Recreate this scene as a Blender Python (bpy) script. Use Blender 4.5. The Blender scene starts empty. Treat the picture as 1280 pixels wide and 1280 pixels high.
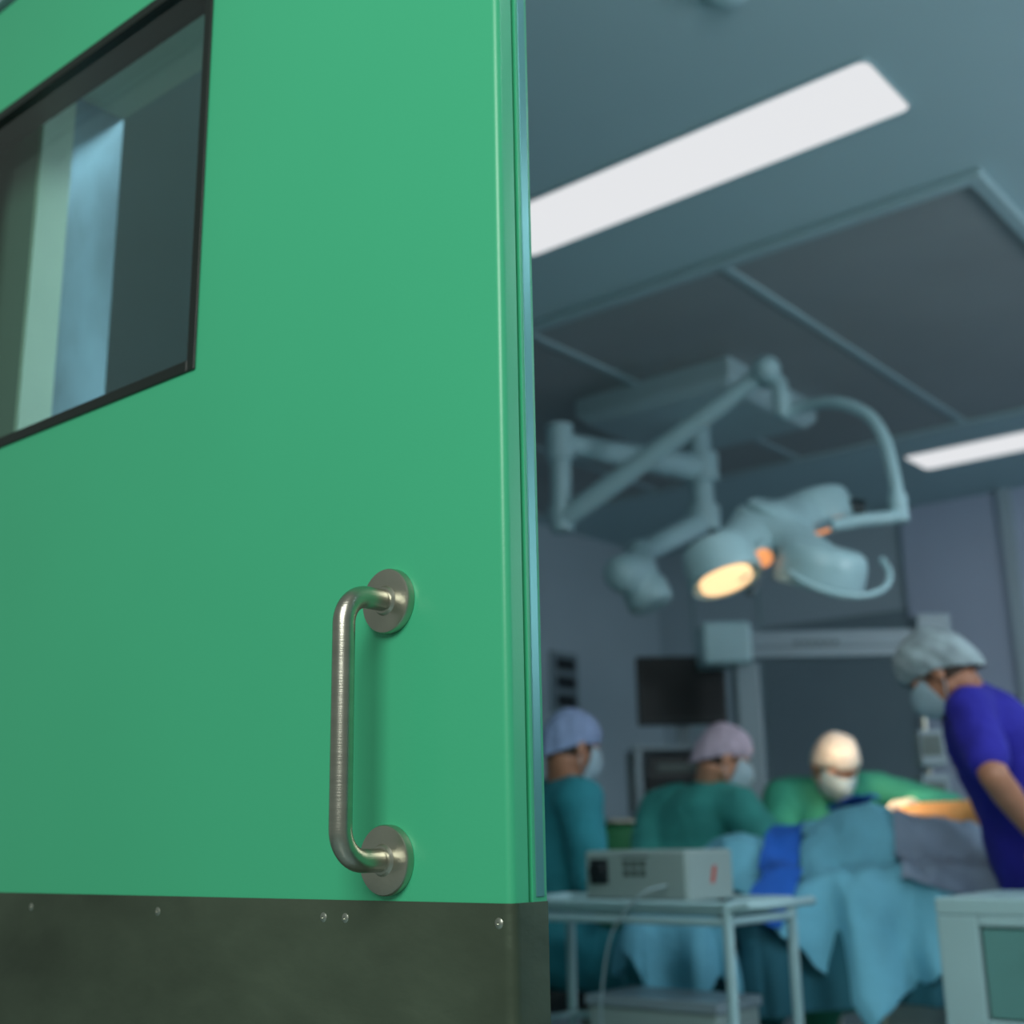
import bpy, bmesh, math, random
from mathutils import Vector, Matrix, noise
random.seed(7)
scene=bpy.context.scene
try:
    scene.view_settings.view_transform='Standard'
    scene.view_settings.look='None'
except Exception: pass
COL=scene.collection

# ------------------------------------------------------------------ materials
def lin(h):
    h=h.lstrip('#'); c=[int(h[i:i+2],16)/255 for i in (0,2,4)]
    return tuple((x/12.92 if x<=.04045 else ((x+.055)/1.055)**2.4) for x in c)
def mat(name,col,rough=.5,metal=0.0,var=.08,vscale=6,bump=0.0,bscale=40,emit=None,estr=0,stretch=None,rvar=0):
    m=bpy.data.materials.new(name); m.use_nodes=True
    nt=m.node_tree; b=nt.nodes['Principled BSDF']
    if isinstance(col,str): col=lin(col)
    b.inputs['Roughness'].default_value=rough; b.inputs['Metallic'].default_value=metal
    tc=nt.nodes.new('ShaderNodeTexCoord'); mp=nt.nodes.new('ShaderNodeMapping')
    nt.links.new(tc.outputs['Object'],mp.inputs['Vector'])
    if stretch: mp.inputs['Scale'].default_value=stretch
    n=nt.nodes.new('ShaderNodeTexNoise'); n.inputs['Scale'].default_value=vscale; n.inputs['Detail'].default_value=5
    nt.links.new(mp.outputs['Vector'],n.inputs['Vector'])
    r=nt.nodes.new('ShaderNodeValToRGB')
    r.color_ramp.elements[0].position=.3; r.color_ramp.elements[1].position=.7
    r.color_ramp.elements[0].color=tuple(c*(1-var) for c in col)+(1,)
    r.color_ramp.elements[1].color=tuple(min(1,c*(1+var)) for c in col)+(1,)
    nt.links.new(n.outputs['Fac'],r.inputs['Fac']); nt.links.new(r.outputs['Color'],b.inputs['Base Color'])
    if rvar:
        n3=nt.nodes.new('ShaderNodeTexNoise'); n3.inputs['Scale'].default_value=vscale*2.5; n3.inputs['Detail'].default_value=8; n3.inputs['Distortion'].default_value=1.5
        nt.links.new(mp.outputs['Vector'],n3.inputs['Vector'])
        mr=nt.nodes.new('ShaderNodeMapRange'); mr.inputs['From Min'].default_value=.3; mr.inputs['From Max'].default_value=.7
        mr.inputs['To Min'].default_value=rough-rvar; mr.inputs['To Max'].default_value=rough+rvar
        nt.links.new(n3.outputs['Fac'],mr.inputs['Value']); nt.links.new(mr.outputs['Result'],b.inputs['Roughness'])
    if bump:
        n2=nt.nodes.new('ShaderNodeTexNoise'); n2.inputs['Scale'].default_value=bscale; n2.inputs['Detail'].default_value=4
        nt.links.new(mp.outputs['Vector'],n2.inputs['Vector'])
        bp=nt.nodes.new('ShaderNodeBump'); bp.inputs['Strength'].default_value=bump; bp.inputs['Distance'].default_value=.01
        nt.links.new(n2.outputs['Fac'],bp.inputs['Height']); nt.links.new(bp.outputs['Normal'],b.inputs['Normal'])
    if emit is not None:
        if isinstance(emit,str): emit=lin(emit)
        b.inputs['Emission Color'].default_value=tuple(emit)+(1,); b.inputs['Emission Strength'].default_value=estr
    return m
def glassmat(name,tint,rough=0.02):
    m=bpy.data.materials.new(name); m.use_nodes=True; nt=m.node_tree; nt.nodes.clear()
    o=nt.nodes.new('ShaderNodeOutputMaterial'); mx=nt.nodes.new('ShaderNodeMixShader')
    t=nt.nodes.new('ShaderNodeBsdfTransparent'); t.inputs['Color'].default_value=tuple(lin(tint))+(1,)
    g=nt.nodes.new('ShaderNodeBsdfGlossy'); g.inputs['Roughness'].default_value=rough
    lw=nt.nodes.new('ShaderNodeLayerWeight'); lw.inputs['Blend'].default_value=.5
    p=nt.nodes.new('ShaderNodeMath'); p.operation='POWER'; p.inputs[1].default_value=4.0
    q=nt.nodes.new('ShaderNodeMath'); q.operation='MULTIPLY_ADD'; q.inputs[1].default_value=.85; q.inputs[2].default_value=.045
    nt.links.new(lw.outputs['Facing'],p.inputs[0]); nt.links.new(p.outputs[0],q.inputs[0])
    nt.links.new(q.outputs[0],mx.inputs['Fac']); nt.links.new(t.outputs['BSDF'],mx.inputs[1]); nt.links.new(g.outputs['BSDF'],mx.inputs[2])
    nt.links.new(mx.outputs['Shader'],o.inputs['Surface']); return m

M={}
M['green']=mat('door_green_laminate','#3fae80',.36,0,.03,1.5,.02,300)
M['edge_metal']=mat('door_edge_metal','#5d9a9a',.3,.5,.05,3)
M['kick']=mat('brushed_steel_kick','#5f6c5b',.42,.7,.38,2.6,.05,60,stretch=(1,1,1.6),rvar=.14)
M['steel']=mat('brushed_stainless','#b4b2a6',.28,1,.08,30,.06,260,stretch=(.15,.15,3))
M['steel2']=mat('satin_steel_rose','#bcbaac',.33,1,.08,20,.04,200)
M['screw']=mat('screw_steel','#b8bbb0',.3,1,.05)
M['black']=mat('window_gasket_black','#0d1815',.4,0,.1)
M['rubber']=mat('dark_rubber','#11181a',.6,0,.1)
M['glass']=glassmat('tinted_glass','#dfeee8')
M['wall']=mat('wall_panel_grey','#b6c4cd',.45,0,.04,1.5)
M['wallv']=mat('wall_panel_violet','#c0c8dd',.45,0,.03,1.5)
M['walldk']=mat('wall_panel_dark','#84949c',.35,0,.05,1.5)
M['corr']=mat('corridor_wall','#7b8f88',.5,0,.04,2)
M['white_trim']=mat('white_jamb_trim','#d4e3dc',.4,0,.04)
M['blue_trim']=mat('blue_steel_jamb','#8ea8c0',.3,.4,.35,9,stretch=(1,1,.4))
M['ceil']=mat('ceiling_paint','#aac4ca',.6,0,.03,1)
M['lam']=mat('laminar_panel','#949a9c',.55,0,.05,2)
M['lamrim']=mat('laminar_rim','#a2babf',.45,0,.03)
M['floor']=mat('floor_vinyl','#8b9ea0',.3,0,.1,3)
M['panel']=mat('light_panel','#202020',.6,emit=(.78,.79,.81),estr=1.0)
M['panel_fill']=mat('unseen_fill_panel','#e8e8ea',.5,emit=(.78,.93,1.0),estr=9.0)  # strong emission for the added panels out of view
M['lampw']=mat('lamp_housing','#a4c2c8',.35,0,.04)
M['lampd']=mat('lamp_joint_dark','#2d3a40',.4,0,.05)
M['lens']=mat('lamp_lens_warm','#ffd9a0',.4,emit=(1.0,.60,.30),estr=1.4)
M['lens2']=mat('lamp_lens_amber','#e08a50',.4,emit=(1.0,.38,.14),estr=.8)
M['gownA']=mat('gown_teal','#257f8c',.85,0,.12,9,.5,18)
M['gownB']=mat('gown_teal_green','#3a9690',.85,0,.12,9,.5,18)
M['gownC']=mat('gown_green','#3a9c80',.85,0,.12,9,.5,18)
M['scrub']=mat('scrub_navy','#241f98',.85,0,.12,9,.5,18)
M['trous']=mat('scrub_trousers','#20309a',.85,0,.12,9,.4,18)
M['skin']=mat('skin','#c98f72',.5,0,.08,20)
M['skin2']=mat('skin_tan','#a87258',.5,0,.08,20)
M['skinp']=mat('skin_prepped','#d89a58',.45,0,.1,14)
M['glove']=mat('latex_glove','#e6dcc8',.4,0,.05)
M['mask']=mat('face_mask','#a3b8c3',.8,0,.04)
M['capA']=mat('cap_periwinkle','#8797bb',.85,0,.12,25,.5,30)
M['capB']=mat('cap_pink_grey','#b9a9ba',.85,0,.12,25,.5,30)
M['capC']=mat('cap_white','#e8ddd2',.85,0,.06,25,.5,30)
M['capD']=mat('bouffant_sheer','#8f9ca1',.8,0,.36,14,.6,30)
M['hair']=mat('hair_brown','#4a382e',.6,0,.2,60)
M['eye']=mat('eye_dark','#1a1512',.2)
M['shoe']=mat('clog_white','#9fa9ab',.5)
M['drape']=mat('drape_light_blue','#6fb6cd',.8,0,.12,5,.5,22)
M['drape2']=mat('drape_dark_teal','#23606f',.85,0,.1,5,.35,22)
M['towel']=mat('towel_royal_blue','#1c5fc0',.85,0,.15,7,.4,22)
M['sheer']=mat('drape_sheer_grey','#7f90a6',.7,0,.18,7,.5,22)
M['tray']=mat('trolley_white','#a5c3c9',.35,0,.04)
M['device']=mat('device_putty','#94a4a2',.45,0,.04)
M['devdk']=mat('device_dark','#1c2226',.4,0,.05)
M['devtxt']=mat('device_label_grey','#55625f',.5)
M['red']=mat('label_red','#b8422f',.5)
M['cab']=mat('cabinet_white','#9fbcc0',.35,0,.03)
M['cabdr']=mat('cabinet_drawer_teal','#5f8f8c',.35,0,.03)
M['screen']=mat('monitor_black','#0a0e12',.5)
M['beam']=mat('pendant_beam','#8897a0',.35,0,.03)
M['binliner']=mat('bag_green','#1f7a48',.6,0,.15)
M['cable']=mat('cable_white','#8fa3a8',.4)

# ------------------------------------------------------------------ geometry kit
class G:
    def __init__(s): s.v=[]; s.f=[]; s.m=[]
    def add(s,v,f,mi=0):
        o=len(s.v); s.v+= [tuple(x) for x in v]; s.f+=[tuple(i+o for i in q) for q in f]; s.m+=[mi]*len(f)
    def box(s,a,b,mi=0):
        x0,y0,z0=a;x1,y1,z1=b
        s.add([(x0,y0,z0),(x1,y0,z0),(x1,y1,z0),(x0,y1,z0),(x0,y0,z1),(x1,y0,z1),(x1,y1,z1),(x0,y1,z1)],
              [(0,3,2,1),(4,5,6,7),(0,1,5,4),(1,2,6,5),(2,3,7,6),(3,0,4,7)],mi)
    def loft(s,rings,mi=0,seg=20,cap=True):
        v=[];f=[]
        for c,a,b in rings:
            c=Vector(c);a=Vector(a);b=Vector(b)
            for k in range(seg):
                t=2*math.pi*k/seg; v.append(c+a*math.cos(t)+b*math.sin(t))
        n=len(rings)
        for i in range(n-1):
            for k in range(seg):
                k2=(k+1)%seg; f.append((i*seg+k,i*seg+k2,(i+1)*seg+k2,(i+1)*seg+k))
        if cap:
            f.append(tuple(range(seg))[::-1]); f.append(tuple((n-1)*seg+k for k in range(seg)))
        s.add(v,f,mi)
    def caps(s,p1,p2,r1,r2,mi=0,seg=16):
        p1=Vector(p1);p2=Vector(p2);d=p2-p1;L=d.length
        if L<1e-6: d=Vector((0,0,1)); L=1e-6
        d=d/L; a=d.orthogonal().normalized(); b=d.cross(a)
        R=[]
        for k in range(5):
            t=math.pi/2*(k+.25)/5.25
            R.append((p1-d*r1*math.cos(t),a*r1*math.sin(t),b*r1*math.sin(t)))
        R.append((p1,a*r1,b*r1)); R.append((p2,a*r2,b*r2))
        for k in range(4,-1,-1):
            t=math.pi/2*(k+.25)/5.25
            R.append((p2+d*r2*math.cos(t),a*r2*math.sin(t),b*r2*math.sin(t)))
        s.loft(R,mi,seg)
    def cyl(s,p1,p2,r1,r2=None,mi=0,seg=24):
        r2=r1 if r2 is None else r2
        p1=Vector(p1);p2=Vector(p2);d=(p2-p1).normalized();a=d.orthogonal().normalized();b=d.cross(a)
        s.loft([(p1,a*r1,b*r1),(p2,a*r2,b*r2)],mi,seg)
    def lathe(s,p,axis,prof,mi=0,seg=32):
        p=Vector(p);d=Vector(axis).normalized();a=d.orthogonal().normalized();b=d.cross(a)
        s.loft([(p+d*h,a*max(r,1e-4),b*max(r,1e-4)) for r,h in prof],mi,seg)
    def ell(s,c,A,B,C,mi=0,seg=20,rg=11):
        c=Vector(c);A=Vector(A);B=Vector(B);C=Vector(C); R=[]
        for k in range(rg):
            t=math.pi*(k+.3)/(rg-.4); R.append((c-C*math.cos(t),A*math.sin(t),B*math.sin(t)))
        s.loft(R,mi,seg)
    def tube(s,pts,r,mi=0,seg=14,closed=False):
        pts=[Vector(p) for p in pts]; n=len(pts)
        rr=r if isinstance(r,(list,tuple)) else [r]*n
        prev=None;R=[]
        for i,p in enumerate(pts):
            t=(pts[min(i+1,n-1)]-pts[max(i-1,0)]).normalized()
            if prev is None: a=t.orthogonal().normalized()
            else: a=(prev-t*prev.dot(t)).normalized()
            prev=a; R.append((p,a*rr[i],t.cross(a)*rr[i]))
        s.loft(R,mi,seg)
    def torus(s,c,n,R,r,mi=0,a0=0,a1=2*math.pi,N=36,ref=None):
        c=Vector(c);n=Vector(n).normalized();a=(Vector(ref) if ref else n.orthogonal());a=(a-n*a.dot(n)).normalized();b=n.cross(a)
        s.tube([c+a*R*math.cos(a0+(a1-a0)*i/N)+b*R*math.sin(a0+(a1-a0)*i/N) for i in range(N+1)],r,mi,10)
def make(g,name,mats,parent=None,smooth=True,bevel=0,remesh=0,sm=0,sub=0,solid=0,disp=None,disp2=None):
    me=bpy.data.meshes.new(name); me.from_pydata(g.v,[],g.f)
    for m in mats: me.materials.append(m)
    for p,mi in zip(me.polygons,g.m): p.material_index=mi
    bm=bmesh.new(); bm.from_mesh(me); bmesh.ops.recalc_face_normals(bm,faces=bm.faces); bm.to_mesh(me); bm.free()
    ob=bpy.data.objects.new(name,me); COL.objects.link(ob)
    if parent: ob.parent=parent
    if remesh:
        r=ob.modifiers.new('remesh','REMESH'); r.mode='VOXEL'; r.voxel_size=remesh; r.use_smooth_shade=True
    if sm:
        r=ob.modifiers.new('smooth','SMOOTH'); r.factor=.6; r.iterations=sm
    for q,dd in enumerate((disp,disp2)):
        if dd:
            t=bpy.data.textures.new(name+'_folds','CLOUDS'); t.noise_scale=dd[1]; t.noise_depth=2
            r=ob.modifiers.new('folds%d'%q,'DISPLACE'); r.texture=t; r.strength=dd[0]; r.mid_level=.5
    if bevel:
        r=ob.modifiers.new('bevel','BEVEL'); r.width=bevel; r.segments=3; r.limit_method='ANGLE'; r.angle_limit=math.radians(40)
        r.harden_normals=False
    if solid:
        r=ob.modifiers.new('thick','SOLIDIFY'); r.thickness=solid
    if sub:
        r=ob.modifiers.new('sub','SUBSURF'); r.levels=sub; r.render_levels=sub
    if smooth:
        for p in me.polygons: p.use_smooth=True
        if not remesh and not sub:
            try:
                me.set_sharp_from_angle(angle=math.radians(38))
            except Exception: pass
    return ob
YAW=math.radians(39.53); cY,sY=math.cos(YAW),math.sin(YAW)
def RD(r,d,z=0): return Vector((r*cY-d*sY, r*sY+d*cY, z))   # plan frame rotated with the table -> world
def empty(name,loc=(0,0,0),rz=0):
    e=bpy.data.objects.new(name,None); COL.objects.link(e); e.location=loc; e.rotation_euler=(0,0,rz); e.empty_display_size=.1; return e
def catmull(P,n=5):
    P=[Vector(p) for p in P]; Q=[]
    for i in range(len(P)-1):
        p0=P[max(i-1,0)];p1=P[i];p2=P[i+1];p3=P[min(i+2,len(P)-1)]
        for k in range(n):
            t=k/n; Q.append(.5*((2*p1)+(p2-p0)*t+(2*p0-5*p1+4*p2-p3)*t*t+(3*p1-p0-3*p2+p3)*t**3))
    Q.append(P[-1]); return Q

# ------------------------------------------------------------------ room shell
XL,XR,YF,YB,H=-5.0,2.0,1.0,7.75,3.0
WT=.15
def wallbox(name,a,b,m,bev=0):
    g=G(); g.box(a,b); return make(g,name,[m],smooth=False,bevel=bev)
wallbox('floor',(XL-.15,-2.5,-.1),(XR+.15,YB+.15,0),M['floor'])
wallbox('ceiling',(XL-.15,YF,H),(XR+.15,YB+.15,H+.12),M['ceil'])
wallbox('wall_left',(XL-.15,YF+WT,0),(XL,YB,H),M['wall'])
wallbox('wall_right',(XR,YF+WT,0),(XR+.15,YB,H),M['wall'])
g=G(); g.box((XL,YB,0),(-3.07,YB+.15,H),0); g.box((-3.07,YB-.05,0),(XR,YB+.15,H),1)
g.box((-4.15,YB-.02,.1),(-3.09,YB,2.35),2)
for x in (-4.7,-4.16): g.box((x-.008,YB-.012,0),(x+.008,YB,H),3)
g.box((-2.42,YB-.10,0),(-2.34,YB-.05,H),0)
make(g,'wall_back',[M['wall'],M['wallv'],M['walldk'],M['lamrim']],smooth=False)
OX0,OX1,OZ=-1.9,-.1,2.3
g=G(); g.box((XL-.15,YF,0),(OX0,YF+WT,H)); g.box((OX1,YF,0),(XR+.15,YF+WT,H)); g.box((OX0,YF,OZ),(OX1,YF+WT,H))
make(g,'wall_front',[M['corr']],smooth=False)
g=G()
for x,s in ((OX0,1),(OX1,-1)):
    a,b=sorted((x,x+.012*s))
    g.box((a,YF-.004,0),(b,YF+.054,OZ),0); g.box((a,YF+.054,0),(b-.003 if s>0 else b,YF+WT+.004,OZ),1)
g.box((OX0,YF-.004,OZ-.012),(OX1,YF+WT+.004,OZ),0)
make(g,'trim_1',[M['white_trim'],M['blue_trim']],smooth=False)
g=G(); g.box((XL,YB-.065,0),(XR,YB-.05,.1)); make(g,'baseboard_back',[M['walldk']],smooth=False)
g=G(); g.box((XL,YF+WT,0),(XL+.015,YB-.06,.1)); make(g,'baseboard_left',[M['walldk']],smooth=False)

lam=empty('laminar_flow_ceiling',(-2.975,4.95,H))
lx0,lx1,ly0,ly1=-4.85+2.975,-1.1+2.975,3.7-4.95,6.2-4.95
g=G(); w=.05
for a,b in (((lx0,ly0),(lx1,ly0+w)),((lx0,ly1-w),(lx1,ly1)),((lx0,ly0+w),(lx0+w,ly1-w)),((lx1-w,ly0+w),(lx1,ly1-w))):
    g.box((a[0],a[1],-.035),(b[0],b[1],0))
for x in (-2.07,-3.0,-3.95): g.box((x+2.975-.018,ly0+w,-.022),(x+2.975+.018,ly1-w,0))
make(g,'rim',[M['lamrim']],lam,smooth=False,bevel=.006)
g=G(); g.box((lx0+w,ly0+w,-.012),(lx1-w,ly1-w,0)); make(g,'diffuser_screen',[M['lam']],lam,smooth=False)

def ceil_light(x0,y0,x1,y1,m):
    cx,cy=(x0+x1)/2,(y0+y1)/2; e=empty('ceiling_light_panel',(cx,cy,H)); hx,hy=(x1-x0)/2,(y1-y0)/2
    r=.03; pts=[]
    for sx,sy,a0 in ((1,1,0),(-1,1,90),(-1,-1,180),(1,-1,270)):
        for k in range(5):
            t=math.radians(a0+k*22.5); pts.append((sx*(hx-r)+r*math.cos(t),sy*(hy-r)+r*math.sin(t)))
    n=len(pts); g=G(); g.add([(p[0],p[1],-.006) for p in pts],[tuple(range(n))]); make(g,'diffuser',[m],e,smooth=False)
    g=G(); v=[];f=[]
    for s,z in ((1,-.002),(1,-.009),(0,-.009),(0,-.002)):
        for p in pts: v.append((p[0]+s*.008*(1 if p[0]>0 else -1),p[1]+s*.008*(1 if p[1]>0 else -1),z))
    for i in range(3):
        for k in range(n): f.append((i*n+k,i*n+(k+1)%n,(i+1)*n+(k+1)%n,(i+1)*n+k))
    g.add(v,f); make(g,'frame',[M['ceil']],e,smooth=False)
ceil_light(-2.56,2.92,-1.13,3.235,M['panel'])
ceil_light(-2.56,6.56,-1.13,6.90,M['panel'])
for x0,y0,m in ((-.1,2.92,'panel_fill'),(-.1,4.8,'panel_fill'),(-.1,6.56,'panel_fill'),(-1.3,1.5,'panel_fill'),(.55,1.5,'panel_fill')):  # unseen panels added to light the room, stronger than the visible pair
    ceil_light(x0,y0,x0+1.4,y0+.32,M[m])
e=empty('smoke_detector',(-1.27,2.42,H)); g=G(); g.lathe((0,0,0),(0,0,-1),[(.06,0),(.06,.012),(.05,.03),(.035,.04),(.0,.042)]); g.torus((0,0,-.033),(0,0,1),.04,.003)
make(g,'housing',[M['tray']],e)

# ------------------------------------------------------------------ sliding door
D=empty('door_1',(0,0,0))
X0,X1,Y0,Y1,ZT=-2.64,-.743,.89,.945,2.365
wx0,wx1,wz0,wz1=-1.98,-1.252,1.537,2.152
g=G()
g.box((X0,Y0,.01),(wx0,Y1,ZT)); g.box((wx0,Y0,.01),(wx1,Y1,wz0)); g.box((wx0,Y0,wz1),(wx1,Y1,ZT))
make(g,'leaf',[M['green']],D,smooth=False)
prof=[(wx1,Y0)]
RBD=.008
for k in range(9):
    t=math.pi/2*k/8; prof.append((X1-RBD+RBD*math.sin(t),Y0+RBD-RBD*math.cos(t)))
prof+=[(X1,Y0+.024),(X1-.0045,Y0+.0245),(X1-.0045,Y0+.030),(X1,Y0+.0305),(X1,Y0+.048),(X1-.0015,Y0+.0525),(X1-.006,Y0+.055),(wx1,Y0+.055)]
n=len(prof); g=G()
g.add([(p[0],p[1],.01) for p in prof]+[(p[0],p[1],ZT) for p in prof],[(k,(k+1)%n,n+(k+1)%n,n+k) for k in range(n)]+[tuple(range(n))[::-1],tuple(range(n,2*n))])
make(g,'leading_stile',[M['green']],D)
g=G(); g.box((X1-.003,Y0+.0345,.9),(X1+.0010,Y0+.0465,ZT-.002)); make(g,'edge_seal',[M['edge_metal']],D,smooth=False,bevel=.0008)
kp=[(X0,Y0-.0015),(X1-.010,Y0-.0015),(X1-.003,Y0+.000),(X1+.0012,Y0+.005),(X1+.0018,Y0+.011),(X1+.0018,Y0+.050),(X1-.0002,Y0+.050),(X1-.0002,Y0+.011),(X1-.004,Y0+.003),(X1-.010,Y0+.0003),(X0,Y0+.0003)]
n=len(kp); g=G()
g.add([(p[0],p[1],.02) for p in kp]+[(p[0],p[1],.896) for p in kp],[(k,(k+1)%n,n+(k+1)%n,n+k) for k in range(n)]+[tuple(range(n))[::-1],tuple(range(n,2*n))])
make(g,'kick_plate',[M['kick']],D)
g=G()
for x in (-.757,-.957,-.989,-1.27,-1.543,-1.82,-2.1,-2.4):
    z=.879
    g.lathe((x,Y0-.0012,z),(0,-1,0),[(.0048,0),(.0048,.0004),(.0034,.0013),(.0012,.0016),(.0012,.0006),(.0,.0005)],seg=20)
make(g,'kick_plate_screws',[M['screw']],D)
g=G()
def frame(g,y0,y1,fw,o=.004,mi=0):
    ax0,ax1,az0,az1=wx0-o,wx1+o,wz0-o,wz1+o
    g.box((ax0,y0,az0),(ax0+fw,y1,az1),mi); g.box((ax1-fw,y0,az0),(ax1,y1,az1),mi)
    g.box((ax0+fw,y0,az0),(ax1-fw,y1,az0+fw),mi); g.box((ax0+fw,y0,az1-fw),(ax1-fw,y1,az1),mi)
frame(g,Y0-.003,Y0+.010,.016,.0); frame(g,Y0+.010,Y1+.003,.010,0)
make(g,'window_frame',[M['black']],D,smooth=False,bevel=.001)
def pane(y,i): 
    g=G(); g.add([(wx0+i,y,wz0+i),(wx1-i,y,wz0+i),(wx1-i,y,wz1-i),(wx0+i,y,wz1-i)],[(0,1,2,3)]); return g
make(pane(Y0+.005,.012),'window_pane',[M['glass']],D,smooth=False)
make(pane(Y1-.008,.009),'window_pane_rear',[M['glass']],D,smooth=False)
hx=-.897; zt,zb=1.189,.934; off=.065; rb=.030; br=.0112
pts=[Vector((hx,Y0-.006,zt)),Vector((hx,Y0-.018,zt))]
for k in range(13):
    t=math.pi/2*k/12; pts.append(Vector((hx,Y0-(off-rb)-rb*math.sin(t),zt-rb+rb*math.cos(t))))
for k in range(1,12): pts.append(Vector((hx,Y0-off,zt-rb-(zt-zb-2*rb)*k/12)))
for k in range(13):
    t=math.pi/2*k/12; pts.append(Vector((hx,Y0-(off-rb)-rb*math.cos(t),zb+rb-rb*math.sin(t))))
pts+= [Vector((hx,Y0-.018,zb)),Vector((hx,Y0-.006,zb))]
g=G(); g.tube(pts,br,seg=28); make(g,'pull_handle_bar',[M['steel']],D)
g=G()
for z in (zt,zb):
    g.lathe((hx,Y0,z),(0,-1,0),[(.0325,0),(.0335,.0006),(.0335,.0075),(.0325,.0092),(.030,.0098),(.0155,.0098),(.0150,.0105),(.0135,.013),(.0118,.0135),(.0,.0135)],seg=56)
make(g,'pull_handle_roses',[M['steel2']],D)
g=G(); g.box((-2.9,YF-.05,2.375),(.1,YF,2.46)); g.box((-2.9,Y0-.01,2.38),(.1,YF-.05,2.47)); make(g,'sliding_track',[M['tray']],D,smooth=False,bevel=.004)

# ------------------------------------------------------------------ surgical lamp
def surgical_lamp():
    hub=Vector((.905,4.266,1.985)); o=hub
    e=empty('surgical_lamp',RD(hub.x,hub.y,0),YAW)
    L=lambda r,d,z: Vector((r-o.x,d-o.y,z))
    mr,md=-2.93*cY+4.97*sY, 2.93*sY+4.97*cY
    g=G(); c=L(mr,md,0)
    s,t=.42,.42
    ca,sa=math.cos(-YAW),math.sin(-YAW)
    def rot(x,y): return (c.x+x*ca-y*sa, c.y+x*sa+y*ca)
    v=[]
    for z,k in ((2.999,1),(2.90,1),(2.86,.9)):
        for x,y in ((-s,-t),(s,-t),(s,t),(-s,t)): v.append((*rot(x*k,y*k),z))
    f=[(0,1,2,3),(11,10,9,8)]
    for i in range(2):
        for k in range(4): f.append((i*4+k,i*4+(k+1)%4,(i+1)*4+(k+1)%4,(i+1)*4+k))
    g.add(v,f); make(g,'ceiling_cover',[M['lamrim']],e,smooth=False,bevel=.01)
    g=G()
    g.cyl(L(mr,md,2.87),L(mr,md,2.34),.055); g.cyl(L(mr,md,2.72),L(mr,md,2.58),.085,.085); g.cyl(L(mr,md,2.46),L(mr,md,2.34),.08,.08)
    j=L(.215,5.2,0); jt=Vector((j.x,j.y,2.63))
    g.tube([L(mr,md,2.65),L(mr,md,2.65).lerp(jt,.5),jt],[.07,.058,.05],seg=18)
    g.cyl((j.x,j.y,2.70),(j.x,j.y,2.28),.045,.045); g.cyl((j.x,j.y,2.71),(j.x,j.y,2.55),.06,.06); g.cyl((j.x,j.y,2.34),(j.x,j.y,2.23),.06,.05)
    a=Vector((j.x,j.y,2.28)); b=L(1.03,4.72,2.76)
    g.tube([a,a.lerp(b,.08),a.lerp(b,.92),b],[.05,.048,.040,.040],seg=18)
    g.caps(b+Vector((0,.03,0)),b-Vector((0,.03,0)),.058,.058)
    c2=L(1.075,4.66,2.60); g.tube([b,b.lerp(c2,.4)+Vector((.03,0,0)),c2],[.042,.036,.032],seg=14); g.cyl(c2+Vector((0,0,.04)),c2-Vector((0,0,.05)),.038,.034)
    make(g,'suspension_arms',[M['lampw']],e)
    g=G(); P=[(1.075,4.66,2.555),(1.15,4.62,2.575),(1.24,4.52,2.555),(1.33,4.43,2.48),(1.375,4.38,2.37),(1.39,4.35,2.22),(1.39,4.33,2.08),(1.36,4.31,2.045),(1.25,4.29,2.03),(1.13,4.28,2.01)]
    P=[L(*p) for p in P]; g.tube(catmull(P),.024,seg=14); g.cyl(P[6]+Vector((0,0,.05)),P[6]-Vector((0,0,.05)),.033)
    make(g,'yoke',[M['lampw']],e)
    n=Vector((-.28,.45,-.85)).normalized()
    h=L(*hub)
    g=G(); g.lathe(h-n*.07,n,[(.0,0),(.10,.002),(.13,.015),(.14,.04),(.14,.11),(.12,.14),(.0,.145)],seg=36)
    lobes=[(Vector((-.225,-.26,-.165)),Vector((.24,-.27,-.93)),.125),(Vector((.235,.30,.15)),Vector((.22,-.02,-.97)),.155),(Vector((.105,-.28,-.185)),Vector((-.22,.34,-.92)),.15)]
    gl=G(); gl2=G(); gd=G()
    for k,(v,ax,rr) in enumerate(lobes):
        ax.normalize(); c=h+v; q=rr/.13
        a=(v-n*v.dot(n)); side=n.cross(a).normalized()
        g.loft([(h+v*.15-n*.02,side*.13,n*.075),(h+v*.55-n*.015,side*.095,n*.065),(c-n*.01,side*.11,n*.065)],seg=20)
        g.lathe(c-ax*.07,ax,[(.0,0),(.095*q,.002),(.115*q,.016),(.125*q,.05),(.13*q,.12),(.125*q,.135),(.115*q,.135),(.112*q,.125),(.0,.124)],seg=36)
        (gl if k==0 else gl2).lathe(c-ax*.07,ax,[((.092 if k==0 else .09)*q,.125),((.092 if k==0 else .09)*q,.142),(.0,.145)],seg=32)
        gd.torus(c-ax*.07+ax*.134,ax,.122*q,.007)
    make(g,'lamp_head',[M['lampw']],e,remesh=.007,sm=2); make(gl,'lit_lens',[M['lens']],e); make(gl2,'side_lenses',[M['lens2']],e); make(gd,'lens_bezels',[M['lampw']],e)
    g2=G(); g2.lathe(h-n*.075,-n,[(.105,-.01),(.105,.012),(.09,.024),(.0,.030)],seg=36); make(g2,'hub_cap',[M['lampw']],e)
    g=G(); c=h+lobes[1][0]; g.cyl(c+Vector((.11,-.06,-.01)),c+Vector((.175,-.08,-.02)),.045,.04); make(g,'yoke_joint',[M['lampd']],e)
    g=G(); g.torus(h+Vector((.13,-.32,-.18)),(-.15,.72,-.68),.185,.011,a0=math.radians(-15),a1=math.radians(150),ref=(1,0,0)); make(g,'handle_rail',[M['lampw']],e)
    g=G(); g.caps(h+n*.12,h+n*.22,.03,.022); make(g,'sterile_handle',[M['beam']],e)
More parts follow.
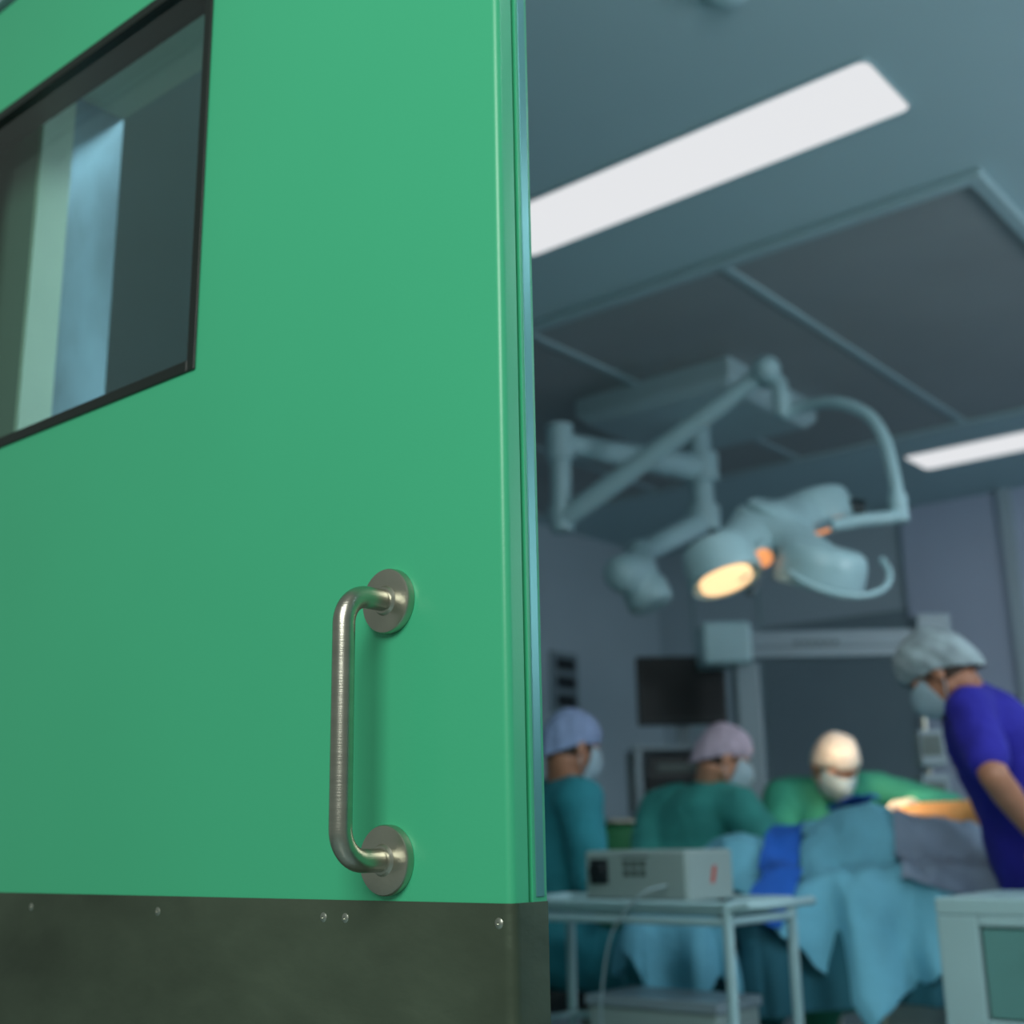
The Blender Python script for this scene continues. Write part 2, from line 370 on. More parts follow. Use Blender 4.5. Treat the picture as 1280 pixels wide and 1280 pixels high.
    f0=h+Vector((-.085,-.27,-.150)); g=G(); g.lathe(f0,(.1,-.8,-.6),[(.032,0),(.032,.01),(.0,.016)]); make(g,'focus_light',[M['lens2']],e)
    g=G(); g.caps(f0+Vector((-.004,.035,.026)),h,.036,.06); make(g,'focus_light_stalk',[M['lampw']],e)
    g=G(); s0=L(mr,md,2.39); s1=L(.56,5.35,2.16); s2=L(.52,5.2,2.04)
    g.tube([s0,s0.lerp(s1,.5),s1],[.06,.055,.05],seg=14); g.caps(s1,s2,.07,.06)
    g.caps(s2,s2+Vector((-.06,-.1,-.02)),.10,.085); g.lathe(s2+Vector((.02,0,-.02)),(.35,-.2,-1),[(0,0),(.07,.005),(.10,.04),(.10,.12),(.08,.14),(0,.14)])
    make(g,'satellite_head',[M['lampw']],e,remesh=.012,sm=3)
    l=bpy.data.lights.new('surgical_beam','SPOT'); l.energy=42; l.color=(1,.72,.45); l.spot_size=math.radians(44); l.spot_blend=.5; l.shadow_soft_size=.1
    lo=bpy.data.objects.new('surgical_beam',l); COL.objects.link(lo); p=RD(1.02,4.28,1.68); lo.location=p
    tgt=RD(1.30,4.62,.98); lo.rotation_euler=(tgt-p).to_track_quat('-Z','Y').to_euler()
surgical_lamp()

# ------------------------------------------------------------------ people
def V(*a): return Vector(a)
def hand(g,w,dirv,palmn,side,s=1.0,curl=.5):
    d=Vector(dirv).normalized(); n=Vector(palmn); n=(n-d*n.dot(d)).normalized(); t=d.cross(n)*side
    g.ell(w+d*.045*s,t*.040*s,n*.016*s,d*.052*s,seg=16)
    g.caps(w-d*.02*s,w+d*.03*s,.024*s,.022*s)
    for k,(o,ln) in enumerate(((.029,.072),(.010,.080),(-.010,.075),(-.028,.058))):
        b=w+d*.085*s+t*o*s; p1=b+(d*math.cos(curl*.5)+n*math.sin(curl*.5)+t*o*1.5).normalized()*ln*.45*s
        p2=p1+(d*math.cos(curl*1.3)+n*math.sin(curl*1.3))*ln*.32*s; p3=p2+(d*math.cos(curl*2.0)+n*math.sin(curl*2.0))*ln*.25*s
        g.caps(w+d*.05*s+t*o*.8*s,b,.010*s,.0095*s,seg=10); g.caps(b,p1,.0095*s,.0085*s,seg=10); g.caps(p1,p2,.0085*s,.0078*s,seg=10); g.caps(p2,p3,.0078*s,.0068*s,seg=10)
    b=w+d*.02*s+t*.028*s; p1=b+(d*.7+t*.6+n*.35).normalized()*.045*s; p2=p1+(d*.9+t*.15+n*.35).normalized()*.032*s
    g.caps(b,p1,.013*s,.0105*s,seg=10); g.caps(p1,p2,.0105*s,.008*s,seg=10)
def head(e,c,f,neckb,skin,capm,style,mask=True,up=(0,0,1),hair=True):
    f=Vector(f).normalized(); s=f.cross(Vector(up)).normalized(); u=s.cross(f).normalized()
    P=lambda a,b,h: c+s*a+f*b+u*h
    g=G()
    g.ell(P(0,-.012,.030),s*.074,f*.094,u*.080)
    g.ell(P(0,.028,-.035),s*.058,f*.058,u*.070)
    g.ell(P(0,.052,-.088),s*.030,f*.028,u*.024)
    g.caps(P(-.045,.0,-.055),P(-.018,.055,-.088),.020,.020); g.caps(P(.045,.0,-.055),P(.018,.055,-.088),.020,.020)
    g.caps(P(0,.082,.0),P(0,.100,-.032),.008,.0115,seg=12)
    g.ell(P(.010,.090,-.036),s*.009,f*.010,u*.008,seg=10,rg=7); g.ell(P(-.010,.090,-.036),s*.009,f*.010,u*.008,seg=10,rg=7)
    g.caps(P(-.045,.068,.016),P(.045,.068,.016),.012,.012,seg=12)
    g.caps(P(-.020,.077,-.058),P(.020,.077,-.058),.008,.008,seg=10); g.caps(P(-.017,.076,-.067),P(.017,.076,-.067),.008,.008,seg=10)
    for q in (-1,1):
        g.ell(P(q*.040,.062,-.022),s*.020,f*.020,u*.018,seg=12,rg=7)
        g.ell(P(q*.078,-.008,-.012),s*.008,f*.019,u*.031,seg=12,rg=7)
    nb=Vector(neckb); g.caps(P(0,-.025,-.05),nb,.056,.066)
    make(g,'head',[skin],e,remesh=.0065,sm=3)
    g=G()
    for q in (-1,1): g.ell(P(q*.031,.076,.0),s*.013,f*.010,u*.009,seg=12,rg=7)
    make(g,'eyes',[M['eye']],e)
    if hair:
        g=G(); g.ell(P(0,-.035,-.012),s*.070,f*.066,u*.056)
        for q in (-1,1): g.ell(P(q*.071,.022,.005),s*.006,f*.012,u*.020,seg=10,rg=7)
        make(g,'hair',[M['hair']],e,remesh=.007,sm=2)
    if mask:
        g=G(); N=18; K=9; v=[];fa=[]
        for i in range(K):
            h=.012-.110*i/(K-1)
            for j in range(N):
                th=math.radians(-72+144*j/(N-1))
                bul=1+.12*math.sin(math.pi*i/(K-1)); pl=.002*math.sin(i*2.6)
                rr=(.069-.012*(i/(K-1))**2)*bul+pl; ff=(.084+.036*math.cos(th)**3*math.sin(math.pi*min(1,(i+1)/(K)))-.006*(i/(K-1))**2)+pl
                v.append(P(rr*math.sin(th)*1.03,.014+ff*math.cos(th)*1.0,h))
        for i in range(K-1):
            for j in range(N-1): fa.append((i*N+j,i*N+j+1,(i+1)*N+j+1,(i+1)*N+j))
        g.add(v,fa); make(g,'face_mask',[M['mask']],e,solid=.0025,sub=1)
        g=G()
        for q in (-1,1):
            g.tube([P(q*.066,.036,.006),P(q*.079,.004,.016),P(q*.083,-.022,.0)],.0018,seg=6); g.tube([P(q*.060,.034,-.085),P(q*.076,.0,-.05),P(q*.083,-.022,-.01)],.0018,seg=6)
        make(g,'mask_straps',[M['mask']],e)
    g=G(); big=1.05 if style=='cap' else 1.16
    Ht=.124 if style=='cap' else .146
    N=40;K=16;v=[];fa=[]
    for i in range(K+1):
        ph=math.pi/2*(1-i/K)
        for j in range(N):
            th=2*math.pi*j/N
            cx=math.cos(th);sx=math.sin(th)
            base=-.004+(.040*cx if cx>0 else .072*cx)
            R=.084*big;Fr=.106*big
            cr=max(0,math.cos(ph))**.80
            rf=1+.035*math.sin(th*13+i*.6)*(cr**2)*(1.6 if style!='cap' else .9)
            tk=.90 if style!='cap' else .955
            if i==K: rf*=tk
            elif i==K-1: rf*=(1+tk)/2
            if cx<0: rf*=1-.10*(i/K)**3*(-cx)
            x=R*cr*sx*rf; y=-.014+Fr*cr*cx*rf; z=base+(Ht-base)*math.sin(ph)**.9
            v.append(P(x,y,z))
    for i in range(K):
        for j in range(N): fa.append((i*N+j,i*N+(j+1)%N,(i+1)*N+(j+1)%N,(i+1)*N+j))
    g.add(v,fa); make(g,'surgical_cap',[capm],e,solid=.002,sub=1,disp=(.014,.03))
    return s,f,u
def person(name,pelv,chest,neck,hc,hf,lat,arms,legs,gown,skin,capm,style='cap',gowned=True,short=False,palm=((0,0,-1),(0,0,-1)),glove=True,up=(0,0,1),trous=None,mask=True,curl=.6,hair=True):
    o=Vector((pelv[0],pelv[1],0)); e=empty(name,RD(o.x,o.y,0),YAW)
    T=lambda p: Vector(p)-o
    pelv,chest,neck,hc=map(T,(pelv,chest,neck,hc)); lat=Vector(lat).normalized()
    sp=(chest-pelv).normalized(); fr=lat.cross(sp).normalized()*-1
    sp2=(neck-chest).normalized(); fr2=(lat.cross(sp2)).normalized()*-1
    k=1.12 if gowned else 1.05
    g=G()
    w=pelv.lerp(chest,.45)
    g.loft([(pelv-sp*.11,lat*.12*k,fr*.09*k),(pelv-sp*.06,lat*.165*k,fr*.125*k),(pelv+sp*.03,lat*.170*k,fr*.125*k),(w,lat*.150*k,fr*.110*k),(chest-sp*.03,lat*.165*k,fr*.120*k),(chest.lerp(neck,.35),lat*.172*k,fr2*.112*k),(chest.lerp(neck,.68),lat*.150*k,fr2*.088*k),(neck-sp2*.02,lat*.085,fr2*.072),(neck+sp2*.012,lat*.062,fr2*.060)],seg=28)
    hands=G(); fore=G()
    for (S,E,Wr),pn,sd in zip(arms,palm,(1,-1)):
        S,E,Wr=T(S),T(E),T(Wr)
        q=.016 if gowned else .010
        g.caps(chest.lerp(neck,.6)*.45+S*.55,S,.070+q,.062+q)
        if short:
            m=S.lerp(E,.74); g.caps(S,m,.060+q,.054+q)
            fore.caps(S.lerp(E,.4),E,.046,.040); fore.caps(E,E.lerp(Wr,.3),.040,.041); fore.caps(E.lerp(Wr,.3),Wr,.041,.027)
        else:
            g.caps(S,E,.062+q,.050+q); g.caps(E,Wr,.050+q,.034+q*.8)
        d=(Wr-E).normalized()
        hand(hands,Wr+d*.01,d,pn,sd,1.0,curl)
    if gowned:
        for H_,K,A in legs:
            H_,K,A=T(H_),T(K),T(A); g.caps(H_,K,.115,.092); m=K.lerp(A,.45); g.caps(K,m,.092,.085)
        Hs=[T(l[0]) for l in legs]; Ks=[T(l[1]) for l in legs]; g.caps((Hs[0]+Hs[1])/2,(Ks[0]+Ks[1])/2,.12,.08)
        m1=Ks[0].lerp(T(legs[0][2]),.3); m2=Ks[1].lerp(T(legs[1][2]),.3); g.caps(m1,m2,.08,.08)
    make(g,'gown' if gowned else 'scrub_top',[gown],e,remesh=.012,sm=4,disp=(.024,.12),disp2=(.007,.04))
    g=G()
    for H_,K,A in legs:
        H_,K,A=T(H_),T(K),T(A); g.caps(H_,K,.088,.064); g.caps(K,A.lerp(K,.1),.064,.045)
    if not gowned: g.caps(pelv,(T(legs[0][0])+T(legs[1][0]))/2,.12,.11)
    make(g,'trousers',[trous or M['gownA']],e,remesh=.013,sm=3,disp=(.014,.08))
    g=G()
    for H_,K,A in legs:
        K,A=T(K),T(A); ff=Vector(hf); ff.z=0; ff.normalize()
        g.caps(A-Vector((0,0,A.z))+V(0,0,.045),A+V(0,0,.02),.045,.038)
        b=Vector((A.x,A.y,.045)); sd=ff.cross(V(0,0,1))
        g.ell(b+ff*.06,sd*.048,ff*.14,V(0,0,.044))
    for i in range(len(g.v)): g.v[i]=(g.v[i][0],g.v[i][1],max(g.v[i][2],.002))
    make(g,'clogs',[M['shoe']],e,remesh=.01,sm=1)
    if short: make(fore,'forearms',[skin],e,remesh=.008,sm=3)
    make(hands,'hands',[M['glove'] if glove else skin],e,remesh=.0038,sm=1)
    head(e,hc,hf,neck,skin,capm,style,mask,up,hair)
    return e
def stool(r,d,zs):
    e=empty('surgical_stool',RD(r,d,0),YAW); g=G()
    g.lathe((0,0,zs-.07),(0,0,1),[(0,0),(.15,.0),(.17,.012),(.175,.04),(.165,.062),(.10,.07),(0,.07)],seg=32); make(g,'seat',[M['devdk']],e)
    g=G(); g.cyl((0,0,.10),(0,0,zs-.07),.026,.022); g.cyl((0,0,.08),(0,0,.16),.045,.035)
    for k in range(5):
        a=2*math.pi*k/5; x,y=math.cos(a),math.sin(a); g.tube([(0,0,.13),(x*.12,y*.12,.10),(x*.20,y*.20,.075)],[.022,.018,.014],seg=10)
        g.cyl((x*.20-.012*y,y*.20+.012*x,.027),(x*.20+.012*y,y*.20-.012*x,.027),.026)
    make(g,'pedestal',[M['steel2']],e)

person('scrub_nurse',(.09,4.28,.60),(.135,4.29,.98),(.165,4.28,1.13),(.187,4.27,1.255),(.80,.45,-.30),(.5,-.85,0),
  [((.20,4.13,1.07),(.23,4.06,.83),(.42,4.22,.80)),((.03,4.43,1.07),(.10,4.52,.84),(.36,4.50,.80))],
  [((.14,4.22,.58),(.42,4.40,.56),(.42,4.42,.09)),((.05,4.36,.58),(.32,4.56,.56),(.33,4.58,.09))],M['gownA'],M['skin2'],M['capA'])
stool(.07,4.28,.50)
person('surgeon',(.60,4.82,.60),(.655,4.78,.98),(.725,4.73,1.14),(.767,4.69,1.235),(.88,.10,-.42),(.45,-.88,0),
  [((.80,4.60,1.05),(.92,4.50,.84),(1.08,4.62,.95)),((.54,4.93,1.06),(.46,4.74,.84),(.74,4.62,.86))],
  [((.66,4.74,.58),(.92,4.98,.56),(.93,4.96,.09)),((.55,4.92,.58),(.80,5.14,.56),(.82,5.12,.09))],M['gownB'],M['skin'],M['capB'])
stool(.58,4.85,.50)
person('surgeon',(1.21,5.10,.60),(1.21,4.98,.99),(1.20,4.90,1.16),(1.205,4.80,1.205),(.14,-.78,-.60),(-1,.05,0),
  [((1.02,4.93,1.09),(.95,4.72,.87),(1.20,4.60,.93)),((1.39,4.91,1.11),(1.62,4.80,1.03),(1.43,4.60,1.05))],
  [((1.12,5.05,.58),(1.05,4.72,.56),(1.05,4.74,.09)),((1.30,5.05,.58),(1.38,4.72,.56),(1.38,4.74,.09))],M['gownC'],M['skin'],M['capC'],hair=False)
stool(1.21,5.12,.50)
person('theatre_assistant',(1.53,3.80,.88),(1.43,3.76,1.19),(1.335,3.72,1.345),(1.262,3.70,1.405),(-.62,.42,-.62),(.1,-1,0),
  [((1.300,3.60,1.285),(1.285,3.43,1.095),(1.425,3.53,.935)),((1.40,3.92,1.27),(1.50,3.98,1.03),(1.48,3.96,.80))],
  [((1.53,3.71,.86),(1.51,3.70,.47),(1.56,3.70,.09)),((1.53,3.90,.86),(1.52,3.92,.47),(1.58,3.92,.09))],M['scrub'],M['skin2'],M['capD'],style='bouffant',gowned=False,short=True,glove=False,trous=M['trous'])

# ------------------------------------------------------------------ operating table, patient, drapes
tx0,tx1,td0,td1,tz=.72,1.80,4.02,4.46,.80
e=empty('operating_table',RD(1.25,4.24,0),YAW); o=V(1.25,4.24,0)
g=G(); g.box((tx0-o.x,td0-o.y,.70),(tx1-o.x,td1-o.y,.74),1); g.box((tx0-o.x+.02,td0-o.y+.02,.74),(tx1-o.x-.02,td1-o.y-.02,.79),0); make(g,'table_top',[M['devdk'],M['steel2']],e,smooth=False,bevel=.015)
g=G(); g.box((-.14,-.12,.12),(.14,.12,.70)); g.box((-.40,-.19,0),(.40,.19,.12)); make(g,'column',[M['steel2']],e,smooth=False,bevel=.02)
e=empty('patient',RD(1.25,4.24,0),YAW); g=G()
T=lambda r,d,z: Vector((r-o.x,d-o.y,z))
g.caps(T(1.66,4.16,.86),T(1.55,4.38,1.00),.070,.058); g.caps(T(1.55,4.38,1.00),T(1.40,4.45,1.0),.058,.054); g.caps(T(1.40,4.45,1.0),T(1.24,4.50,.985),.054,.036)
g.ell(T(1.20,4.51,.97),(.035,0,0),(0,.03,0),(0,0,.05)); g.ell(T(1.17,4.47,.955),(.09,.03,0),(-.01,.032,0),(0,0,.028))
for k in range(5): 
    b=T(1.10+.006*k,4.44+.017*k,.955); g.caps(b+V(.03,0,0),b-V(.022-.003*k,0,0),.012-.001*k,.009-.0007*k,seg=8)
make(g,'leg',[M['skinp']],e,remesh=.006,sm=2)
g=G(); g.loft([(T(.80,4.25,.84),V(0,.04,0),V(0,0,.03)),(T(.88,4.25,.85),V(0,.11,0),V(0,0,.05)),(T(1.0,4.25,.855),V(0,.13,0),V(0,0,.055)),(T(1.3,4.25,.855),V(0,.13,0),V(0,0,.055)),(T(1.7,4.25,.85),V(0,.11,0),V(0,0,.05))],seg=20)
make(g,'covered_torso',[M['gownC']],e,remesh=.015,sm=2)

DR=empty('surgical_drape',RD(o.x,o.y,0),YAW)
def drape(name,m,cx,cy,sx,sy,rot,topf,lift,folds=.035,seed=0,nx=90,ny=90,rect=(tx0,tx1,td0,td1),crumple=.02,parent=None):
    e=parent or empty(name,RD(o.x,o.y,0),YAW); v=[];f=[]
    c_,s_=math.cos(rot),math.sin(rot)
    x0,x1,y0,y1=rect
    for i in range(nx+1):
        for j in range(ny+1):
            a=(i/nx-.5)*sx; b=(j/ny-.5)*sy
            x=cx+a*c_-b*s_; y=cy+a*s_+b*c_
            qx=min(max(x,x0),x1); qy=min(max(y,y0),y1)
            ex,ey=x-qx,y-qy; L=math.hypot(ex,ey)
            nz=noise.noise(Vector((x*4+seed,y*4,seed)))+.6*abs(noise.noise(Vector((x*9,y*9+seed,3))))+.3*noise.noise(Vector((x*20,y*20+seed,7)))
            zt=topf(qx,qy)+lift+crumple*nz
            if L<1e-6: p=Vector((x,y,zt))
            else:
                nx_,ny_=ex/L,ey/L
                along=qx+qy+(math.atan2(ny_,nx_)*.12 if abs(nx_*ny_)>1e-4 else 0)
                sl=math.tanh(L/.10)
                w=(math.sin(along*26+seed*1.7+1.6*noise.noise(Vector((along*5,L*2,seed))))+.6*noise.noise(Vector((along*14,L*5,seed+4))))*folds*sl*(1+.8*L)
                out=.035*sl+lift*1.5+w*.8+folds*.9*sl+.03*L
                drop=L-.03*sl+.02*nz
                p=Vector((qx+nx_*out+ny_*w*.3,qy+ny_*out-nx_*w*.3,max(zt-drop,.02)))
            v.append((p.x-o.x,p.y-o.y,p.z))
    for i in range(nx):
        for j in range(ny):
            k=i*(ny+1)+j; f.append((k,k+1,k+ny+2,k+ny+1))
    g=G(); g.add(v,f); return make(g,name+'_cloth',[m],e,solid=.003,sub=1)
def bump(x,y,cx,cy,rx,ry,h): return h*math.exp(-((x-cx)/rx)**2-((y-cy)/ry)**2)
top=lambda x,y: .80+.13*math.exp(-((y-4.25)/.16)**4)*(1/(1+math.exp((x-1.60)/.04)))+bump(x,y,1.14,4.25,.13,.14,.075)-bump(x,y,.75,4.2,.14,.3,.03)
drape('under_drape',M['drape2'],1.20,4.24,1.35,1.22,0,top,.012,seed=2,parent=DR)
drape('top_drape',M['drape'],1.06,4.19,.86,.98,math.radians(38),top,.035,folds=.036,seed=5,crumple=.055,parent=DR)
drape('sheer_drape',M['sheer'],1.45,4.12,.46,.50,math.radians(-20),top,.05,folds=.035,seed=13,nx=60,ny=60,crumple=.06,parent=DR)
drape('blue_towel',M['towel'],.80,4.02,.11,.40,math.radians(-24),top,.075,folds=.02,seed=9,nx=30,ny=50,crumple=.045)
drape('blue_towel',M['towel'],1.13,4.30,.12,.14,math.radians(20),top,.075,folds=.02,seed=11,nx=20,ny=24,crumple=.05)
e2r=(.36,.56,3.95,4.10)
drape('side_drape',M['drape'],.47,4.00,.50,.62,math.radians(30),lambda x,y:.74,.0,folds=.03,seed=21,nx=50,ny=50,rect=e2r,crumple=.03)
e=empty('mayo_stand',RD(.46,4.02,0),YAW); g=G(); g.box((-.09,-.07,.70),(.09,.07,.72)); g.cyl((0,0,.03),(0,0,.70),.014); g.tube([(-.12,-.10,.015),(-.12,.10,.015)],.014); g.tube([(.12,-.10,.015),(.12,.10,.015)],.014); g.tube([(-.12,0,.02),(.12,0,.02)],.014)
make(g,'frame',[M['steel2']],e,bevel=.003)

# ------------------------------------------------------------------ instrument trolley + device
TR=e=empty('instrument_trolley',(-2.03,2.985,0)); hx_,hy_=.37,.165
g=G()
for z in (.775,.42):
    g.box((-hx_,-hy_,z-.012),(hx_,hy_,z+.0))
make(g,'shelves',[M['tray']],e,smooth=False,bevel=.004)
g=G()
for sx in (-1,1):
    for sy in (-1,1):
        g.tube([(sx*hx_,sy*hy_,.07),(sx*hx_,sy*hy_,.79)],.014,seg=12); g.cyl((sx*hx_-.012,sy*hy_,.036),(sx*hx_+.012,sy*hy_,.036),.036); g.cyl((sx*hx_,sy*hy_,.06),(sx*hx_,sy*hy_,.09),.018)
for z in (.785,.775-.03,.45):
    for sy in (-1,1): g.tube([(-hx_,sy*hy_,z),(hx_,sy*hy_,z)],.010,seg=10)
    for sx in (-1,1): g.tube([(sx*hx_,-hy_,z),(sx*hx_,hy_,z)],.010,seg=10)
g.tube([(hx_,-hy_,.775),(hx_+.06,-hy_,.785),(hx_+.08,-hy_+.03,.785),(hx_+.08,hy_-.03,.785),(hx_+.06,hy_,.785),(hx_,hy_,.775)],.011,seg=10)
make(g,'frame',[M['tray']],e)
e=empty('electrosurgical_unit',(-1.965,2.985,.777)); g=G(); w_,d_,h_=.165,.115,.142
g.box((-w_,-d_,.012),(w_,d_,h_)); make(g,'case',[M['device']],e,smooth=False,bevel=.008)
g=G(); g.box((-w_+.006,-d_-.004,.018),(w_-.006,-d_+.004,h_-.006)); make(g,'front_panel',[M['device']],e,smooth=False,bevel=.003)
g=G(); g.lathe((-.115,-d_-.004,.088),(0,-1,0),[(.032,0),(.032,.006),(.022,.008),(.02,.018),(0,.019)],seg=28); g.box((-.145,-d_-.006,.055),(-.085,-d_-.002,.12))
for x in (-.14,.14): 
    for y in (-.09,.09): g.cyl((x,y,-.001),(x,y,.014),.012)
make(g,'knob',[M['devdk']],e,bevel=.001)
g=G()
for k in range(3):
    for q in range(2): g.box((-.035+k*.026,-d_-.0055,.075+q*.024),(-.015+k*.026,-d_-.003,.092+q*.024))
g.box((-.04,-d_-.005,.112+.012),(.05,-d_-.003,.128)); make(g,'buttons',[M['devtxt']],e,smooth=False)
g=G()
g.add([(w_+.0008,-.005,.055),(w_+.0008,.015,.055),(w_+.0008,.029,.10),(w_+.0008,.009,.10)],[(0,1,2,3)]); make(g,'warning_label',[M['red']],e,smooth=False)
g=G(); P=[(-1.86,2.862,.83),(-1.90,2.80,.81),(-1.98,2.78,.72),(-2.02,2.78,.58),(-2.03,2.79,.48),(-1.95,2.79,.445),(-1.85,2.81,.46),(-1.80,2.84,.44)]
g.tube([Vector(p)-Vector((-1.965,2.985,.777)) for p in catmull(P,6)],.0032,seg=8); make(g,'power_cable',[M['cable']],e)
e=empty('sterile_container',(-1.95,3.0,.42)); g=G(); g.box((-.2,-.11,0),(.2,.11,.10)); make(g,'body',[M['device']],e,smooth=False,bevel=.01); g=G(); g.box((-.205,-.115,.10),(.205,.115,.125)); g.tube([(.205,-.04,.06),(.22,-.04,.06),(.22,.04,.06),(.205,.04,.06)],.006,seg=8); make(g,'lid',[M['beam']],e,smooth=False,bevel=.006)

# ------------------------------------------------------------------ supply cabinet (right foreground)
e=empty('supply_cart',(-.90,3.28,0)); g=G(); a=.33; b=.22
g.box((-a,-b,.76),(a,b,.80)); g.box((-a,-b,.08),(-a+.10,b,.76)); g.box((a-.04,-b,.08),(a,b,.76)); g.box((-a+.1,-b+.03,.08),(a-.04,b,.76)); g.box((-a+.1,-b,.735),(a-.04,-b+.03,.76)); g.box((-a+.1,-b,.08),(a-.04,-b+.03,.11))
for k in range(3): g.box((-a+.1,-b,.51-k*.2),(a-.04,-b+.03,.53-k*.2))
make(g,'carcass',[M['cab']],e,smooth=False,bevel=.006)
g=G()
for z0,z1 in ((.535,.73),(.335,.505),(.135,.305)): g.box((-a+.108,-b+.004,z0),(a-.048,-b+.034,z1)); g.tube([(-.12,-b,z1-.04),(-.12,-b-.025,z1-.04),(.14,-b-.025,z1-.04),(.14,-b,z1-.04)],.006,seg=8)
make(g,'drawers',[M['cabdr']],e,smooth=False,bevel=.004)
g=G()
for sx in (-1,1):
    for sy in (-1,1): g.cyl((sx*.28-.012,sy*.17,.036),(sx*.28+.012,sy*.17,.036),.036); g.cyl((sx*.28,sy*.17,.04),(sx*.28,sy*.17,.085),.016)
make(g,'castors',[M['devdk']],e)

# ------------------------------------------------------------------ monitor tower
e=empty('monitor_cart',RD(.80,6.05,0),YAW); g=G()
for sx in (-.24,.24):
    for sy in (-.2,.2): g.box((sx-.018,sy-.018,.08),(sx+.018,sy+.018,1.36))
for z in (.12,.50,.80,1.05,1.34): g.box((-.26,-.22,z),(.26,.22,z+.025))
g.box((-.03,-.03,1.36),(.03,.03,1.5)); make(g,'rack',[M['beam']],e,smooth=False,bevel=.004)
g=G()
for z,h in ((.145,.25),(.525,.18),(.825,.15),(1.075,.12),(1.2,.12)): g.box((-.20,-.19,z),(.20,.17,z+h))
make(g,'stacked_units',[M['devdk']],e,smooth=False,bevel=.006)
g=G()
for z in (.60,.90,1.13,1.26): g.box((-.15,-.196,z-.012),(.05,-.188,z+.02)); g.lathe((.12,-.19,z),(0,-1,0),[(.022,0),(.02,.012),(0,.012)])
make(g,'unit_displays',[M['devtxt']],e,smooth=False)
g=G(); g.box((-.215,-.05,1.47),(.215,.0,1.80)); make(g,'screen_bezel',[M['devdk']],e,smooth=False,bevel=.01)
g=G(); g.box((-.195,-.054,1.50),(.195,-.048,1.785)); make(g,'screen',[M['screen']],e,smooth=False)
g=G()
for sx in (-.22,.22):
    for sy in (-.18,.18): g.cyl((sx-.015,sy,.04),(sx+.015,sy,.04),.04); g.cyl((sx,sy,.04),(sx,sy,.09),.015)
make(g,'castors',[M['rubber']],e)

# ------------------------------------------------------------------ service pendant with horizontal rail
e=empty('service_pendant',RD(1.0,5.6,0),YAW); g=G()
g.box((-.165,-.11,1.69),(.055,.11,1.88)); make(g,'pendant_box',[M['tray']],e,smooth=False,bevel=.02)
g=G(); g.box((.055,-.05,1.72),(.86,.05,1.84)); g.box((.055,-.062,1.765),(.86,-.05,1.80)); g.box((.80,-.09,1.70),(.95,.09,1.90)); make(g,'rail_beam',[M['beam']],e,smooth=False,bevel=.008)
g=G(); g.box((-.02,-.05,0.06),(.09,.06,1.70)); g.box((-.14,-.14,0),(.20,.2,.07)); make(g,'column',[M['walldk']],e,smooth=False,bevel=.012)
g=G()
for k in range(6): g.box((.25+k*.035,-.0505-.014,1.774),(.272+k*.035,-.061,1.793))
make(g,'lettering',[M['devtxt']],e,smooth=False)
e=empty('infusion_stand',RD(1.62,5.0,0),YAW); g=G(); g.cyl((0,0,.08),(0,0,1.42),.012)
for k in range(5):
    a=2*math.pi*k/5; x,y=math.cos(a),math.sin(a); g.tube([(0,0,.1),(x*.12,y*.12,.07)],[.016,.012],seg=8); g.cyl((x*.12-.01*y,y*.12+.01*x,.025),(x*.12+.01*y,y*.12-.01*x,.025),.024)
make(g,'pole',[M['steel2']],e)
g=G(); g.box((-.055,-.09,1.20),(.045,.0,1.34)); g.box((-.06,-.09,1.08),(.05,0,1.17)); g.box((-.04,-.08,.98),(.03,0,1.05)); make(g,'infusion_pump',[M['beam']],e,smooth=False,bevel=.008)
g=G(); g.box((-.045,-.093,1.24),(.03,-.09,1.32)); g.box((-.05,-.093,1.10),(.03,-.09,1.14)); make(g,'pump_display',[M['devtxt']],e,smooth=False)
e=empty('linen_hamper',RD(.42,5.5,0),YAW); g=G(); g.loft([((0,0,.12),V(.14,0,0),V(0,.14,0)),((0,0,.3),V(.19,0,0),V(0,.19,0)),((0,0,.8),V(.2,0,0),V(0,.2,0)),((0,0,1.0),V(.19,0,0),V(0,.19,0)),((0,0,1.02),V(.2,0,0),V(0,.2,0))],seg=28); make(g,'bag',[M['binliner']],e,disp=(.03,.1),sub=1)
g=G(); g.torus((0,0,1.02),(0,0,1),.2,.012)
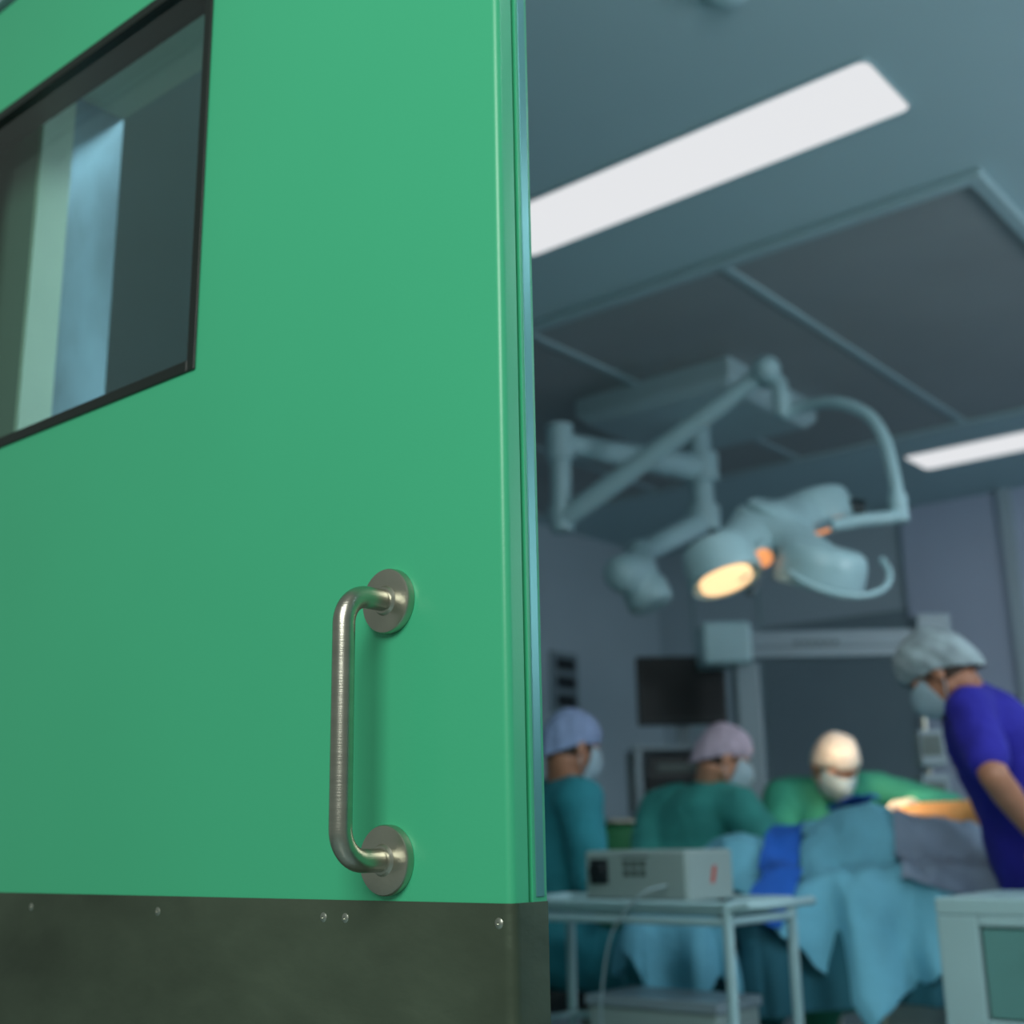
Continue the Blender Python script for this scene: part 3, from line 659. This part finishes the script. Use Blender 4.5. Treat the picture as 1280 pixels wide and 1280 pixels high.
for k in range(4):
    a=math.pi/4+k*math.pi/2; g.tube([(.2*math.cos(a),.2*math.sin(a),1.02),(.22*math.cos(a),.22*math.sin(a),.03)],.01,seg=8)
make(g,'hoop_frame',[M['steel2']],e)
e=empty('wall_control_panel',(XL,6.55,1.95)); g=G(); g.box((0,-.14,-.2),(.03,.14,.2)); make(g,'plate',[M['walldk']],e,smooth=False,bevel=.006)
g=G()
for z in (-.12,0,.12): g.box((.03,-.1,z-.04),(.036,.1,z+.04))
make(g,'displays',[M['devdk']],e,smooth=False)

# ------------------------------------------------------------------ lights / world
def area(name,loc,tgt,size,power,col):
    l=bpy.data.lights.new(name,'AREA'); l.size=size; l.energy=power; l.color=col; o_=bpy.data.objects.new(name,l); COL.objects.link(o_)
    o_.location=loc; o_.rotation_euler=(Vector(tgt)-Vector(loc)).to_track_quat('-Z','Y').to_euler(); return o_
area('corridor_light',(.3,-1.6,2.8),(-1.3,.89,1.3),1.6,86,(.97,1,.94))
area('ceiling_fill',(1.6,3.6,1.9),(-1.8,5.2,3.0),.8,34,(.82,.93,1))  # added fill light, out of view, brightens the ceiling and walls
area('ceiling_fill_front',(-.2,1.35,2.45),(-2.4,5.0,3.0),.5,7,(.85,.95,1))  # second added fill, unseen above the opening, lifts the near ceiling
w=bpy.data.worlds.new('world'); scene.world=w; w.use_nodes=True
w.node_tree.nodes['Background'].inputs['Color'].default_value=(.30,.36,.33,1); w.node_tree.nodes['Background'].inputs['Strength'].default_value=.62

# ------------------------------------------------------------------ camera
cd=bpy.data.cameras.new('camera'); cam=bpy.data.objects.new('camera',cd); COL.objects.link(cam)
R=Vector((.7682,.6400,-.0178));U=Vector((.1766,-.1852,.9667));F=Vector((-.6154,.7458,.2553))
mw=Matrix((( R.x,U.x,-F.x,0),(R.y,U.y,-F.y,0),(R.z,U.z,-F.z,.95),(0,0,0,1))); cam.matrix_world=mw
cd.sensor_width=36; cd.lens=1556.4/1280*36; cd.clip_start=.02
cd.dof.use_dof=True; cd.dof.focus_distance=1.22; cd.dof.aperture_fstop=3.6
scene.camera=cam
